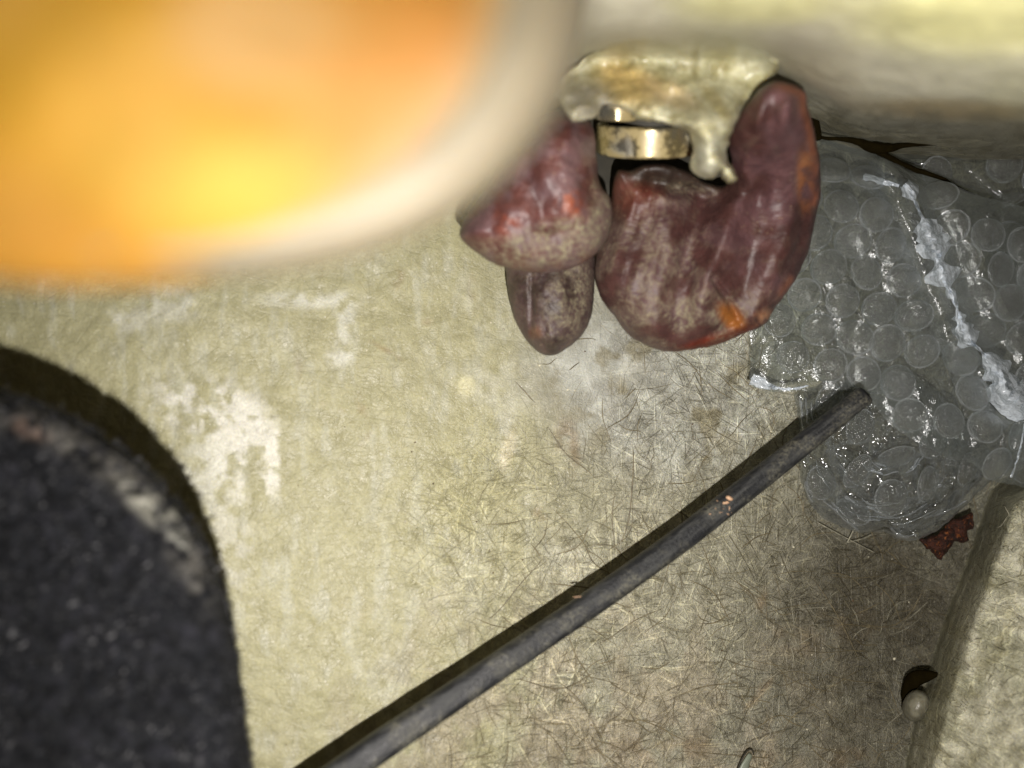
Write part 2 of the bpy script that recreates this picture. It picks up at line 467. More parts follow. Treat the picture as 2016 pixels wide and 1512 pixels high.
# ================================================================== overhead ledge
lip_x = [-400, 900, 1150, 1480, 1600, 1800, 2050, 2700]
ledge_d = ctrl([-600, 900, 1180, 1350, 1480, 1600, 1800, 2050, 2700],
               [-500, -100, 0, 100, 170, 205, 235, 275, 300, 330],
               [[.050]*9,
                [.070, .072, .075, .075, .075, .074, .072, .070, .065],
                [.085, .088, .090, .089, .087, .084, .080, .078, .074],
                [.110, .112, .116, .115, .110, .103, .096, .092, .088],
                [.140, .140, .145, .143, .138, .125, .113, .107, .100],
                [.155, .155, .160, .160, .155, .146, .131, .122, .115],
                [.165, .165, .170, .172, .172, .172, .164, .156, .15],
                [.180, .180, .185, .190, .195, .200, .200, .200, .20],
                [.190, .190, .195, .205, .212, .222, .225, .230, .23],
                [.210, .210, .215, .225, .232, .240, .250, .250, .25]], 16, 4.)
def ledge_depth(px, py):
    q = py-26*sm(px, 1600, 2050)
    # the lip climbs towards the left, behind the dripping resin
    rise = 92*(1-sm(px, 1430, 1720))
    d = ledge_d(px, q+rise*sm(py, 40, 120))
    return d + .0030*(fbm(px*.006, py*.009, 51, 2)-.5)*(1-.6*sm(py, 180, 250)) + .0003*(fbm(px*.05, py*.06, 55, 3)-.5)
def ledge_col(px, py):
    n = fbm(px*.004, py*.006, 61); n2 = fbm(px*.03, py*.05, 62)
    c = mix((.45, .435, .31), (.48, .46, .36), sm(n, .4, .65))
    c = mix(c, (.54, .52, .24), blob(px, py, 1950, 30, 260, 70)*.8)
    c = mix(c, (.52, .50, .24), blob(px, py, 1500, 5, 160, 40)*.7)
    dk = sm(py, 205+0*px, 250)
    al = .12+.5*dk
    c = mix(c, (.20, .19, .145), dk)  # less lit underside painted darker
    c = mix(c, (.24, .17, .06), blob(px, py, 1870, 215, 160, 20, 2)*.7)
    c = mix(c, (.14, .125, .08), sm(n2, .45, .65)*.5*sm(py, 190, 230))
    return np.concatenate([c, al[:, None]], 1)
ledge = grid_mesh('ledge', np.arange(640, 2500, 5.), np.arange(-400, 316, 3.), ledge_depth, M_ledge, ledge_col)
tag(ledge, kind='structure')

# ================================================================== flange at lower right
fl_out = smooth_line([(2060, 905), (1962, 948), (1932, 1010), (1912, 1070), (1888, 1135), (1862, 1205), (1838, 1275), (1822, 1330), (1806, 1385),
                      (1792, 1440), (1778, 1512), (1760, 1640), (1790, 1800), (2400, 1900), (2500, 1300), (2300, 850)], 8, True, 3, 4)
fl_base = ctrl([1600, 1800, 2016, 2500], [800, 1100, 1512, 1900],
               [[.240, .238, .225, .20], [.236, .226, .210, .19], [.218, .210, .180, .16], [.2, .185, .165, .15]])
def fl_relief(px, py, d):
    r = .0022*np.exp(-((d-16)/5.)**2) - .0012*np.exp(-((d-30)/7.)**2) + .0010*np.exp(-((d-44)/7.)**2)
    r = r - .0009*np.exp(-((d-8)/2.5)**2)
    r = r + .0026*(fbm(px*.012, py*.012, 71, 4)-.5) + .0007*(fbm((px+py*.6)*.02, (py-px*.6)*.08, 72, 3)-.5)
    r = r - .0035*np.abs(fbm((px*.8+py*.3)*.012, (py*.9-px*.4)*.020, 78, 3)-.5)*2*sm(d, 30, 70)
    r = r + .0012*np.sin((d+14*fbm(px*.01, py*.01, 79))/5.)*np.exp(-((d-34)/22.)**2)
    r = r + .0045*blob(px, py, 1808, 1388, 30, 34, 0, .6)
    return r
def fl_relief2(px, py, d):
    t_ = np.clip(d/66., 0, 1)
    return (wall_depth(px, py)+.0015-(fl_base(px, py)-.011))*np.sin(t_*np.pi/2)**1.3+fl_relief(px, py, d)
def fl_col(px, py, d):
    n = fbm(px*.02, py*.02, 73); n2 = fbm(px*.06, py*.06, 74)
    c = mix((.34, .335, .25), (.45, .44, .35), sm(n, .38, .62))
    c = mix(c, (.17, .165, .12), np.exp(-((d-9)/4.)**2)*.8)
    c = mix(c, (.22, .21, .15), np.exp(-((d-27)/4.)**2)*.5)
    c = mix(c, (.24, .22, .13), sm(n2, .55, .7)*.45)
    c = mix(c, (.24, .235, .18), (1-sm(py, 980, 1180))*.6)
    return np.concatenate([c, np.full((len(px), 1), .75)], 1)
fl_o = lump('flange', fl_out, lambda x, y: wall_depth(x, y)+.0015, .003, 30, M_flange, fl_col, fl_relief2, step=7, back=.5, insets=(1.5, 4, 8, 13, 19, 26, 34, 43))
tag(fl_o, kind='structure')
def fl_depth(px, py):
    return fl_base(px, py)-.0115-.0013*(fbm(px*.012, py*.012, 71, 4)-.5)
strands('pale_strands', 70, M_fl, fl_o, (1975, 2060, 1010, 1540), (.4, .9), (40, 120), .00002, 11, depth=fl_depth)
strands('dark_strands', 30, M_fd, fl_o, (1965, 2060, 1010, 1540), (.4, 1.0), (30, 130), .00002, 12, depth=fl_depth, curl=.9)
# near-black solid as the shade in the notch; resin bead in the fold
t = NT('hole_shade'); t.set(Base_Color=t.mixc(t.noise(600, 2), (.004, .003, .0015), (.014, .010, .003)), Roughness=.9)
t.b.inputs['Specular IOR Level'].default_value = 0
M_hole = t.m
nt = smooth_line([(1776, 1352), (1786, 1328), (1812, 1318), (1850, 1326), (1832, 1340), (1812, 1350), (1796, 1368), (1782, 1386), (1774, 1374)], 3)
o = lump('notch', nt, lambda x, y: fl_base(x, y)+.008, .0012, 12, M_hole, step=5, insets=(1, 3), parent=fl_o)
bd = smooth_line([(1777, 1386), (1788, 1366), (1806, 1358), (1826, 1368), (1830, 1392), (1820, 1412), (1798, 1420), (1780, 1408)], 3)
t = NT('clear_resin'); n = t.noise(300, 3)
t.set(Base_Color=t.mixc(t.ramp(t.noise(420, 4), .35, .65), (.15, .14, .10), (.25, .24, .18)), Roughness=.38, Subsurface_Weight=.3, Subsurface_Radius=(.003, .002, .001), Subsurface_Scale=1., Coat_Weight=.0)
t.set(Normal=t.bump(t.noise(700, 3), .0005, .5))
M_bead = t.m
o = lump('resin_bead', bd, lambda x, y: fl_base(x, y)+.004, .0055, 26, M_bead, step=4, insets=(1, 3, 6))
tag(o, 'small glassy resin bead below the dark notch on the pale flange edge', 'resin bead')

# ================================================================== orange cap, close to the lens
def lathe_px(name, cx, cy, prof, mat, parent, colf=None, n=120, wob=.0, rx=935, ry=735, pw=.78):
    """profile of (scale, depth) rings about an oval axis"""
    V = []; m = len(prof)
    th = np.arange(n)/n*2*np.pi
    for (k, d, ox, oy) in [p[:4] for p in prof]:
        ex = np.sign(np.cos(th))*np.abs(np.cos(th))**pw; ey = np.sign(np.sin(th))*np.abs(np.sin(th))**pw
        px = cx+ox+k*rx*ex; py = cy+oy+k*ry*ey
        V.append(P(px, py, d*(1+wob*(fbm(px*.004, py*.004, 5)-.5))))
    v = np.concatenate(V); f = []
    for i in range(m-1):
        for j in range(n):
            f.append([i*n+j, i*n+(j+1) % n, (i+1)*n+(j+1) % n, (i+1)*n+j])
    f.append([(m-1)*n+j for j in range(n)])
    return mesh(name, v, f, mat, parent, colf(v) if colf else None)
cap_loc = P(230, -190, .060)
cap = thing('domed_cap', 'large out of focus orange domed cap with a cream rim, nearest to the camera', 'cap', cap_loc)
t = NT('cream_cap_rim')
n = t.noise(60, 2)
t.set(Base_Color=t.mixc(n, (.068, .056, .033), (.082, .069, .043)), Roughness=.65, Subsurface_Weight=.3, Subsurface_Radius=(.004, .0025, .001), Subsurface_Scale=1.)
M_rim = t.m
t = NT('orange_cap_core')
w = t.warp(.012, 60)
n = t.noise(60, 1, .5, w)
n2 = t.noise(110, 1, .5)
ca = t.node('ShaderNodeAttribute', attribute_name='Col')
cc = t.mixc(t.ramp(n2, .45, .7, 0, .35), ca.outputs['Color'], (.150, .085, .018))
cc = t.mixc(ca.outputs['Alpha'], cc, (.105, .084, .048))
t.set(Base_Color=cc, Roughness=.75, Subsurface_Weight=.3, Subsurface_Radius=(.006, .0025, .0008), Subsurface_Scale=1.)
t.b.inputs['Specular IOR Level'].default_value = .25
M_core = t.m
prof = []
for a in np.linspace(-90, 78, 15):            # rounded cream shell
    r = math.radians(a)
    prof.append((.90+.10*math.cos(r), .052-.0085*math.sin(r)-.004, 0, 0))
prof = [(.97, .070, 20, 10), (.99, .063, 10, 5)]+prof[2:]
prof += [(.80, .0405, -20, -6), (.6, .0415, -28, -8)]
lathe_px('rim', 238, -182, prof, M_rim, cap, wob=.03)
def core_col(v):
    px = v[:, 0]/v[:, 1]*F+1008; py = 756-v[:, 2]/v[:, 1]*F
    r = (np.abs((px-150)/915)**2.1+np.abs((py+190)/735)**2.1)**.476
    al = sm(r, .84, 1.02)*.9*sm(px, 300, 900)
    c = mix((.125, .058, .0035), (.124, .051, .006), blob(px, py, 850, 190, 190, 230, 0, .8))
    c = mix(c, (.165, .086, .0025), blob(px, py, 120, 110, 330, 200, 0, .8))  # colour lifted at upper left to make up for light falloff
    c = mix(c, (.150, .088, .028), blob(px, py, 500, 60, 170, 120, 0, .5)*.8)  # pale bokeh highlight painted into the colour
    c = mix(c, (.145, .090, .005), blob(px, py, 410, 365, 190, 100, 10, .9))  # yellow hot spot of light painted into the colour
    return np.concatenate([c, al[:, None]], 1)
pc = []
for a in np.linspace(0, 88, 18):
    r = math.radians(a)
    pc.append((math.cos(r)+.002, .0432-.0088*math.sin(r), 0, 0))
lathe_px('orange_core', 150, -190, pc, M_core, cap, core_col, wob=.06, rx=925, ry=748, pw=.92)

# ================================================================== black foam pad, lower left
foam_out = smooth_line([(-330, 620), (-150, 712), (-20, 762), (90, 800), (190, 852), (290, 926), (372, 1022), (426, 1130), (456, 1230), (474, 1340),
                        (486, 1440), (497, 1520), (520, 1700), (520, 1850), (-350, 1900), (-450, 1200)], 6, True, 5, 8)
def foam_col(px, py, d):
    n = fbm(px*.06, py*.06, 81, 4); n2 = fbm(px*.015, py*.015, 82)
    c = mix((.0024, .0027, .0034), (.0078, .0084, .0098), sm(n, .35, .65))
    edge = np.exp(-((d-38)/28.)**2)*sm(n+.5*(n2-.5), .36, .60)*(1-sm(py, 1080, 1260)) 
    c = mix(c, (.10, .095, .08), edge*.9)
    c = mix(c, (.085, .055, .040), blob(px, py, 60, 845, 38, 20, 25)*sm(n, .3, .6)*.8)
    c = mix(c, (.24, .235, .19), blob(px, py, 300, 1000, 74, 22, 38)*sm(n, .30, .55)*.9)
    c = mix(c, (.20, .20, .17), blob(px, py, 350, 1060, 30, 12, 48)*sm(n, .30, .55)*.9)
    c = mix(c, (.018, .018, .022), sm(fbm(px*.05, py*.05, 86), .62, .72)*.6)
    return c
t = NT('black_felt')
g = t.noise(900, 4, .75); v = t.voro(480)
t.set(Base_Color=t.mixc(t.ramp(g, .35, .8), t.attr(), t.mixc(1.0, t.attr(), (1.9, 1.9, 2.1), 'MULTIPLY')), Roughness=.85,
      Normal=t.bump(v, .0011, .9, t.bump(g, .0012, .8)), Sheen_Weight=.02, Sheen_Roughness=.5)
t.b.inputs['Specular IOR Level'].default_value = .12
M_foam = t.m
fm = thing('felt_pad', 'out of focus black fuzzy felt pad with dusty rounded corner at the lower left', 'pad', P(150, 1300, .135))
foam = lump('pad_body', foam_out, lambda x, y: .1200-.00002*(y-1000)*0+0*x, .011, 95, M_foam, foam_col,
            lambda x, y, d: .0016*(fbm(x*.02, y*.02, 83)-.5)+.0009*(fbm(x*.09, y*.09, 84)-.5), step=8, back=.6, parent=fm, insets=(2, 6, 12, 20, 32))
# fuzz on the pad
def fuzz(parent, outl, n, seed):
    r = np.random.default_rng(seed); V = []; Fc = []; b = 0
    x = r.uniform(-50, 500, n*3); y = r.uniform(700, 1560, n*3)
    m = inside(x, y, outl); x, y = x[m][:n], y[m][:n]; d = segdist(x, y, outl)
    i = r.integers(0, len(outl), n//3); x = np.concatenate([x, outl[i, 0]]); y = np.concatenate([y, outl[i, 1]]); d = np.concatenate([d, 0*i+.5])
    tt = np.clip(d/95, 0, 1); dep = .1200-.011*np.sqrt(np.clip(1-(1-tt)**2, 0, 1))
    for k in range(len(x)):
        p0 = P(x[k], y[k], dep[k]+.0004); L = r.uniform(.0006, .0018)
        dr = r.normal(0, 1, 3); dr[1] = -abs(dr[1]); dr /= np.linalg.norm(dr)
        sd = np.cross(dr, (0.1, 1, .2)); sd /= np.linalg.norm(sd); sd *= r.uniform(.00006, .00013)
        bend = r.normal(0, .0003, 3)
        p1 = p0+dr*L*.5+bend; p2 = p0+dr*L
        V += [p0-sd, p0+sd, p1+sd, p1-sd, p2]; Fc += [[b, b+1, b+2, b+3], [b+3, b+2, b+4]]; b += 5
    return tag(mesh('fuzz', np.array(V), Fc, M_fuzz, parent), kind='stuff')
t = NT('felt_fuzz'); n = t.noise(700, 2)
t.set(Base_Color=t.mixc(t.ramp(n, .5, .68), (.009, .010, .013), (.085, .085, .09)), Roughness=.6); M_fuzz = t.m
fuzz(fm, foam_out, 7000, 9)

# ================================================================== black cable
cl = smooth_line([(500, 1645), (690, 1510), (800, 1434), (930, 1346), (1060, 1258), (1200, 1163), (1330, 1070), (1430, 993), (1530, 915), (1620, 843), (1700, 779)], 9, False)
s = np.linspace(0, 1, len(cl))
cl[:, 1] += 1.5*(fbm(s*6, s*0, 90)-.5)
cdep = .1405+.0545*sm(s*.93, -.25, 1.05)+.0
wpx = np.interp(s, [0, .12, .35, .6, .8, 1], [36, 32.5, 28.5, 26, 24, 20])
ctr = P(cl[:, 0], cl[:, 1], cdep)
v, f = tube(ctr, wpx/F*cdep, 32, True, .05, 3, .07)
t = NT('black_rubber')
st = t.mapping((0, 0, 0), (26, 500, 900), t.mapping((0, math.radians(-36), 0)) if False else t.mapping((0, math.radians(36), 0)))
n = t.noise(1, 5, .65, st); g = t.noise(1500, 3, .7); g2 = t.noise(160, 3, .6)
cc = t.mixc(t.ramp(n, .42, .75), (.010, .011, .013), (.060, .062, .060))
cc = t.mixc(t.math('MULTIPLY', t.ramp(g2, .42, .68), t.ramp(g, .38, .66)), cc, (.115, .11, .085))
t.set(Base_Color=cc, Roughness=t.ramp(n, .3, .7, .42, .7), Normal=t.bump(g, .0003, .6, t.bump(n, .0004, .5)))
M_cable = t.m
cable = mesh('cable', v, f, M_cable)
tag(cable, 'scuffed black rubber cable running diagonally up to the bubble wrap', 'cable')
# tan scabs of old resin on the cable
M_scab = strand_material('tan_scab', (.50, .32, .2), .55)
for k, (x, y, rx, ry) in enumerate(((1436, 981, 7, 5), (1429, 990, 6, 4), (1436, 1001, 2.5, 5), (1433, 1012, 3, 2.5), (1419, 1009, 4, 2), (1424, 1002, 2, 2), (1409, 1001, 2, 1.5), (1398, 1012, 2, 2), (1440, 1010, 1.6, 2), (1412, 986, 2, 1.6), (1137, 1175, 7, 2.5))):
    i = np.argmin((cl[:, 0]-x)**2+(cl[:, 1]-y)**2); dd = cdep[i]-wpx[i]/F*cdep[i]*.93
    a = np.arange(10)/10*2*np.pi; r_ = 1+.28*np.sin(a*2+k*2.1)+.22*np.sin(a*5+k)
    out = smooth_line(np.stack([x+np.cos(a)*rx*r_, y+np.sin(a)*ry*r_], -1), 2)
    sc = lump('dried_scab', out, lambda px, py, dd=dd: dd+0*px, .0007, 5, M_scab, step=3, insets=(1,), parent=cable)

# ================================================================== sealant lumps
def seal_mat(name, rough=.56):
    t = NT(name)
    g = t.noise(900, 4, .7); g2 = t.noise(220, 4, .65); v = t.voro(700)
    a = t.node('ShaderNodeAttribute', attribute_name='Col')
    base = t.mixc(t.ramp(g2, .3, .7), t.mixc(1.0, a.outputs['Color'], (.75, .72, .74), 'MULTIPLY'), t.mixc(1.0, a.outputs['Color'], (1.3, 1.3, 1.3), 'MULTIPLY'))
    dust = t.math('MULTIPLY', a.outputs['Alpha'], t.ramp(t.math('ADD', t.math('MULTIPLY', g, .5), t.math('MULTIPLY', g2, .5)), .34, .64))
    base = t.mixc(dust, base, t.mixc(t.ramp(g, .3, .7), (.09, .076, .048), (.27, .235, .145)))
    sp = t.math('MULTIPLY', t.ramp(v, .2, .08), t.ramp(t.noise(120, 2), .5, .62))
    base = t.mixc(t.math('MULTIPLY', sp, .45), base, (.36, .26, .15))
    r = t.math('MULTIPLY_ADD', dust, .4, rough-.08)
    t.set(Base_Color=base, Roughness=r, Normal=t.bump(g2, .0010, .5, t.bump(g, .0003, .6)), Subsurface_Weight=.06, Subsurface_Radius=(.003, .0008, .0005), Subsurface_Scale=1.)
    t.set(Coat_Weight=.0)
    t.b.inputs['Specular IOR Level'].default_value = .62
    return t.m
M_seal = seal_mat('red_brown_sealant')
big = smooth_line([(1240, 336), (1275, 322), (1322, 326), (1362, 342), (1400, 362), (1430, 362), (1440, 320), (1434, 280), (1446, 240), (1474, 200), (1500, 172),
                   (1528, 160), (1560, 166), (1584, 182), (1592, 215), (1604, 262), (1614, 320), (1616, 384), (1604, 440), (1590, 500), (1560, 560), (1524, 610), (1508, 636),
                   (1478, 652), (1440, 668), (1392, 684), (1330, 692), (1282, 684), (1240, 660), (1208, 622), (1182, 586), (1172, 540), (1176, 500), (1192, 456), (1200, 420), (1206, 370), (1216, 336)], 5, True, 2.5, 6)
def big_rel(px, py, d):
    r = .0050*(fbm(px*.010, py*.006, 101, 2)-.5)+.0026*(fbm(px*.036+py*.010, py*.008, 108, 2)-.5)
    # vertical folds to the right of centre
    u = px-1400+.25*(py-500)
    r += .0026*np.sin(u/19.+1.5*fbm(px*.01, py*.01, 109))*blob(px, py, 1440, 470, 150, 200, 10)
    r += .0016*np.sin((px-1500+.1*py)/9.)*blob(px, py, 1520, 210, 70, 60)
    r += .0007*(fbm(px*.035, py*.03, 103, 3)-.5)
    r += .00025*(fbm(px*.09, py*.09, 105, 3)-.5)
    # flattened torn band along the lower right edge
    e = segdist(px, py, [(1403, 548), (1440, 600), (1468, 655)], False)
    r -= .0022*np.exp(-(e/5.)**2)
    e = segdist(px, py, [(1300, 690), (1380, 668), (1450, 632)], False)
    r -= .0018*np.exp(-(e/6.)**2)
    r -= .0035*blob(px, py, 1330, 350, 120, 30, 10)
    return r
def big_col(px, py, d):
    n = fbm(px*.02, py*.02, 111); n2 = fbm(px*.05, py*.05, 112)
    c = mix((.066, .026, .023), (.10, .048, .050), sm(n, .38, .62))
    c = mix(c, (.16, .028, .010), blob(px, py, 1255, 360, 50, 60)*.5)
    c = mix(c, (.022, .013, .008), blob(px, py, 1320, 345, 130, 30, 8)*.95)  # shade of the hollow below the bolt, painted dark
    c = mix(c, (.26, .095, .03), blob(px, py, 1586, 350, 16, 60, 0)*sm(n2, .25, .5)*.9)
    c = mix(c, (.34, .10, .02), np.exp(-((d-9)/8.)**2)*sm(px, 1500, 1560)*sm(n, .42, .6)*.45)
    c = mix(c, (.30, .105, .012), blob(px, py, 1440, 625, 34, 20, 50)*.85)
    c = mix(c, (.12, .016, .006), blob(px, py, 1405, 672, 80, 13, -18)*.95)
    c = mix(c, (.42, .20, .10), blob(px, py, 1500, 635, 28, 20, -30)*sm(n2, .35, .6)*.8)
    du = np.maximum.reduce([blob(px, py, 1270, 560, 130, 150, 0, .6)*.7, blob(px, py, 1350, 630, 150, 55, -8, .6), blob(px, py, 1330, 385, 100, 24)*.5])
    du = du*sm(n, .30, .55)*(1-blob(px, py, 1440, 625, 30, 20, 50))
    du = np.maximum(du, .2*sm(n2, .55, .7))
    return np.concatenate([c, np.clip(du*.82, 0, 1)[:, None]], 1)
o = lump('sealant_lump', big, lambda x, y: .182-.036*(1-sm(y, 150, 420)), .0125, 120, M_seal, big_col, big_rel, step=5, back=.5, insets=(1.2, 3, 6, 10, 15))
tag(o, 'large glossy red-brown kidney shaped sealant lump beside the bubble wrap', 'sealant lump', 'lumps of red-brown sealant')
low = smooth_line([(998, 500), (1080, 470), (1150, 480), (1172, 510), (1170, 560), (1168, 600), (1158, 640), (1138, 668), (1110, 690), (1085, 700), (1060, 694), (1040, 674),
                   (1022, 648), (1010, 622), (1002, 585), (997, 540)], 4, True, 1.5, 3)
def low_col(px, py, d):
    n = fbm(px*.03, py*.03, 121)
    c = mix((.045, .026, .022), (.085, .050, .048), sm(n, .35, .6))
    c = mix(c, (.18, .07, .03), blob(px, py, 1055, 655, 14, 12)*.5)
    du = .15+.85*blob(px, py, 1120, 590, 38, 70, 12, .7)*sm(n, .28, .5)
    return np.concatenate([c, np.clip(du, 0, 1)[:, None]], 1)
o = lump('sealant_lump', low, lambda x, y: .187+0*x, .0095, 78, M_seal, low_col,
         lambda px, py, d: .0022*(fbm(px*.03, py*.02, 123)-.5)+.0016*blob(px, py, 1085, 620, 40, 90)-.0014*np.exp(-((px-1046)/5.)**2)*sm(py, 520, 560),
         step=4, back=.5, insets=(1.2, 3, 6, 10))
tag(o, 'small rounded brown sealant lump poking out below the one with beige dust', 'sealant lump', 'lumps of red-brown sealant')
upp = smooth_line([(1110, 215), (1150, 226), (1170, 260), (1175, 310), (1182, 365), (1202, 390), (1204, 440), (1180, 492), (1140, 522), (1090, 536), (1030, 534), (975, 520), (925, 488),
                   (905, 450), (950, 380), (1000, 300), (1050, 240)], 5, True, 2, 9)
def upp_col(px, py, d):
    n = fbm(px*.03, py*.03, 131); n2 = fbm(px*.06, py*.05, 133)
    c = mix((.11, .040, .034), (.14, .078, .080), sm(n, .35, .62))
    c = mix(c, (.26, .065, .025), blob(px, py, 1122, 400, 24, 26, -30)*sm(n2, .3, .5)*.8)
    c = mix(c, (.22, .055, .03), blob(px, py, 1000, 436, 26, 30)*sm(n2, .3, .5)*.7)
    c = mix(c, (.14, .125, .10), blob(px, py, 1150, 220, 40, 24)*.8)
    du = np.maximum.reduce([blob(px, py, 1090, 480, 130, 44, -14, .4), blob(px, py, 1185, 420, 26, 90, 0, .4), blob(px, py, 960, 500, 60, 30)*.6])
    du = du*(.55+.45*sm(n2, .32, .5))
    return np.concatenate([c, np.clip(du, 0, 1)[:, None]], 1)
def upp_rel(px, py, d):
    return .003*(fbm(px*.02, py*.016, 135)-.5)+.0022*blob(px, py, 1105, 340, 45, 110, -12)-.0012*np.exp(-(segdist(px, py, [(1060, 445), (1120, 440), (1170, 380)], False)/14.)**2)+.0004*(fbm(px*.06, py*.06, 137)-.5)
o = lump('sealant_lump', upp, lambda x, y: .165+0*x, .0115, 85, M_seal, upp_col, upp_rel, step=5, back=.5, insets=(1.2, 3, 6, 10))
tag(o, 'red sealant lump with a beige dusty lower edge, half hidden by the orange cap', 'sealant lump', 'lumps of red-brown sealant')

# ================================================================== polished bolt and dried resin drip
t = NT('polished_metal')
n = t.noise(120, 3)
t.set(Base_Color=t.mixc(t.ramp(n, .4, .6), (.36, .29, .14), (.27, .26, .21)), Metallic=t.ramp(t.noise(230, 4, .6), .42, .56, .12, .75), Roughness=t.ramp(t.noise(230, 4, .6), .42, .56, .34, .15), Normal=t.bump(t.noise(500, 2), .0001, .3))
M_metal = t.m
t = NT('dark_recess'); t.set(Base_Color=t.mixc(t.noise(300, 2), (.012, .011, .007), (.04, .035, .022)), Roughness=.7); M_dark = t.m
bolt = thing('bolt', 'shiny round brass coloured bolt head with a dark groove under the dried drip', 'bolt', P(1265, 300, .174))
def lathe_axis(p0, p1, prof, n=40):
    p0 = np.array(p0); p1 = np.array(p1); ax = (p1-p0); L = np.linalg.norm(ax); ax = ax/L
    a = np.cross(ax, (0, 1, 0)); a /= np.linalg.norm(a); b = np.cross(ax, a); th = np.arange(n)/n*2*np.pi
    V = []; f = []
    for (s, r) in prof:
        V.append(p0+ax*s*L+r*(np.cos(th)[:, None]*a+np.sin(th)[:, None]*b))
    for i in range(len(prof)-1):
        for j in range(n): f.append([i*n+j, i*n+(j+1) % n, (i+1)*n+(j+1) % n, (i+1)*n+j])
    f.append(list(range(n))); f.append([(len(prof)-1)*n+j for j in range(n)])
    return np.concatenate(V), f
def post(name, cx, y0, y1, d, rpx, mat, bev=.12):
    # upright round piece seen from the side; d = depth of its axis
    R = rpx/F*d
    k = .2*(y1-y0)/F*d
    v, f = lathe_axis(P(cx, y0, d-k), P(cx-3, y1, d+k), [(0, R*.80), (0, R*(1-bev*.5)), (.06, R), (.08, R), (.12, R), (.88, R), (.92, R), (.94, R), (1, R*(1-bev*.5)), (1, R*.80)], 64)
    return mesh(name, v, f, mat, bolt)
post('collar', 1280, 241, 299, .174, 104, M_metal, .06)
post('groove', 1280, 228, 243, .174, 92, M_dark)
post('neck', 1218, 185, 236, .163, 44, M_metal, .3)
# dark plate put in for the shade of the hollow behind the bolt
rc = smooth_line([(1150, 225), (1300, 225), (1440, 260), (1440, 380), (1300, 400), (1190, 400), (1160, 330)], 8)
o = lump('recess_shade', rc, lambda x, y: .196+0*x, .001, 20, M_dark, step=14, insets=(3,), parent=bolt)
drip_out = smooth_line([(1100, 175), (1135, 128), (1185, 96), (1250, 72), (1330, 80), (1410, 66), (1480, 90), (1535, 128), (1505, 168), (1480, 190), (1460, 215), (1448, 245), (1436, 275), (1432, 300), (1440, 325), (1450, 352), (1440, 362),
                        (1424, 352), (1418, 340), (1408, 348), (1385, 350), (1364, 336), (1358, 318), (1366, 296), (1360, 275), (1350, 258), (1320, 246), (1290, 236), (1262, 234),
                        (1238, 222), (1215, 214), (1190, 205), (1180, 220), (1160, 235), (1120, 235)], 5, True, 6, 12)
def drip_col(px, py, d):
    n = fbm(px*.02, py*.02, 141); n2 = fbm(px*.05, py*.05, 142)
    c = mix((.42, .40, .25), (.50, .49, .36), sm(n, .4, .6))
    c = mix(c, (.38, .36, .27), (1-sm(py, 60, 120))*.9)
    c = mix(c, (.50, .36, .13), blob(px, py, 1235, 165, 65, 40, 25)*.8)
    c = mix(c, (.46, .31, .16), blob(px, py, 1320, 185, 60, 24, 25)*.45)
    c = mix(c, (.33, .26, .09), blob(px, py, 1410, 200, 14, 40, -40)*.6)
    c = mix(c, (.50, .50, .40), blob(px, py, 1400, 315, 44, 40)*.8)
    c = mix(c, (.20, .18, .16), blob(px, py, 1160, 200, 50, 40)*.75)
    c = mix(c, (.25, .22, .10), sm(n2, .58, .7)*.5)
    return c
def drip_rel(px, py, d):
    w_ = 1-sm(py, 90, 190)
    r = .006*(fbm(px*.012, py*.015, 143, 2)-.5)-.0055*w_*np.sqrt(np.clip(1-(1-np.clip(d/42., 0, 1))**2, 0, 1))+.0030*(fbm(px*.04, py*.045, 144, 3)-.5)
    r += .003*np.exp(-(segdist(px, py, [(1250, 130), (1380, 190), (1400, 330)], False)/22.)**2)
    r += .0025*np.exp(-(segdist(px, py, [(1480, 190), (1440, 260), (1446, 350)], False)/9.)**2)
    return r
t = NT('dried_yellow_resin')
g = t.noise(260, 4, .65)
t.set(Base_Color=t.mixc(t.ramp(g, .3, .7), t.mixc(1.0, t.attr(), (.72, .70, .6), 'MULTIPLY'), t.mixc(1.0, t.attr(), (1.25, 1.25, 1.25), 'MULTIPLY')), Roughness=.3,
      Normal=t.bump(g, .0008, .5), Subsurface_Weight=.35, Subsurface_Radius=(.003, .002, .0008), Subsurface_Scale=1.)
M_drip = t.m
drip = lump('resin_drip', drip_out, lambda x, y: (.145+.00006*(y-200))*sm(y, 50, 250)+(ledge_depth(x, y)+.001)*(1-sm(y, 50, 250)), .0065, 42, M_drip, drip_col, drip_rel, step=5, back=.6, insets=(1.2, 3, 6, 10))
tag(drip, 'lumpy dried yellow resin drip hanging from the ledge over the shiny bolt', 'resin drip')

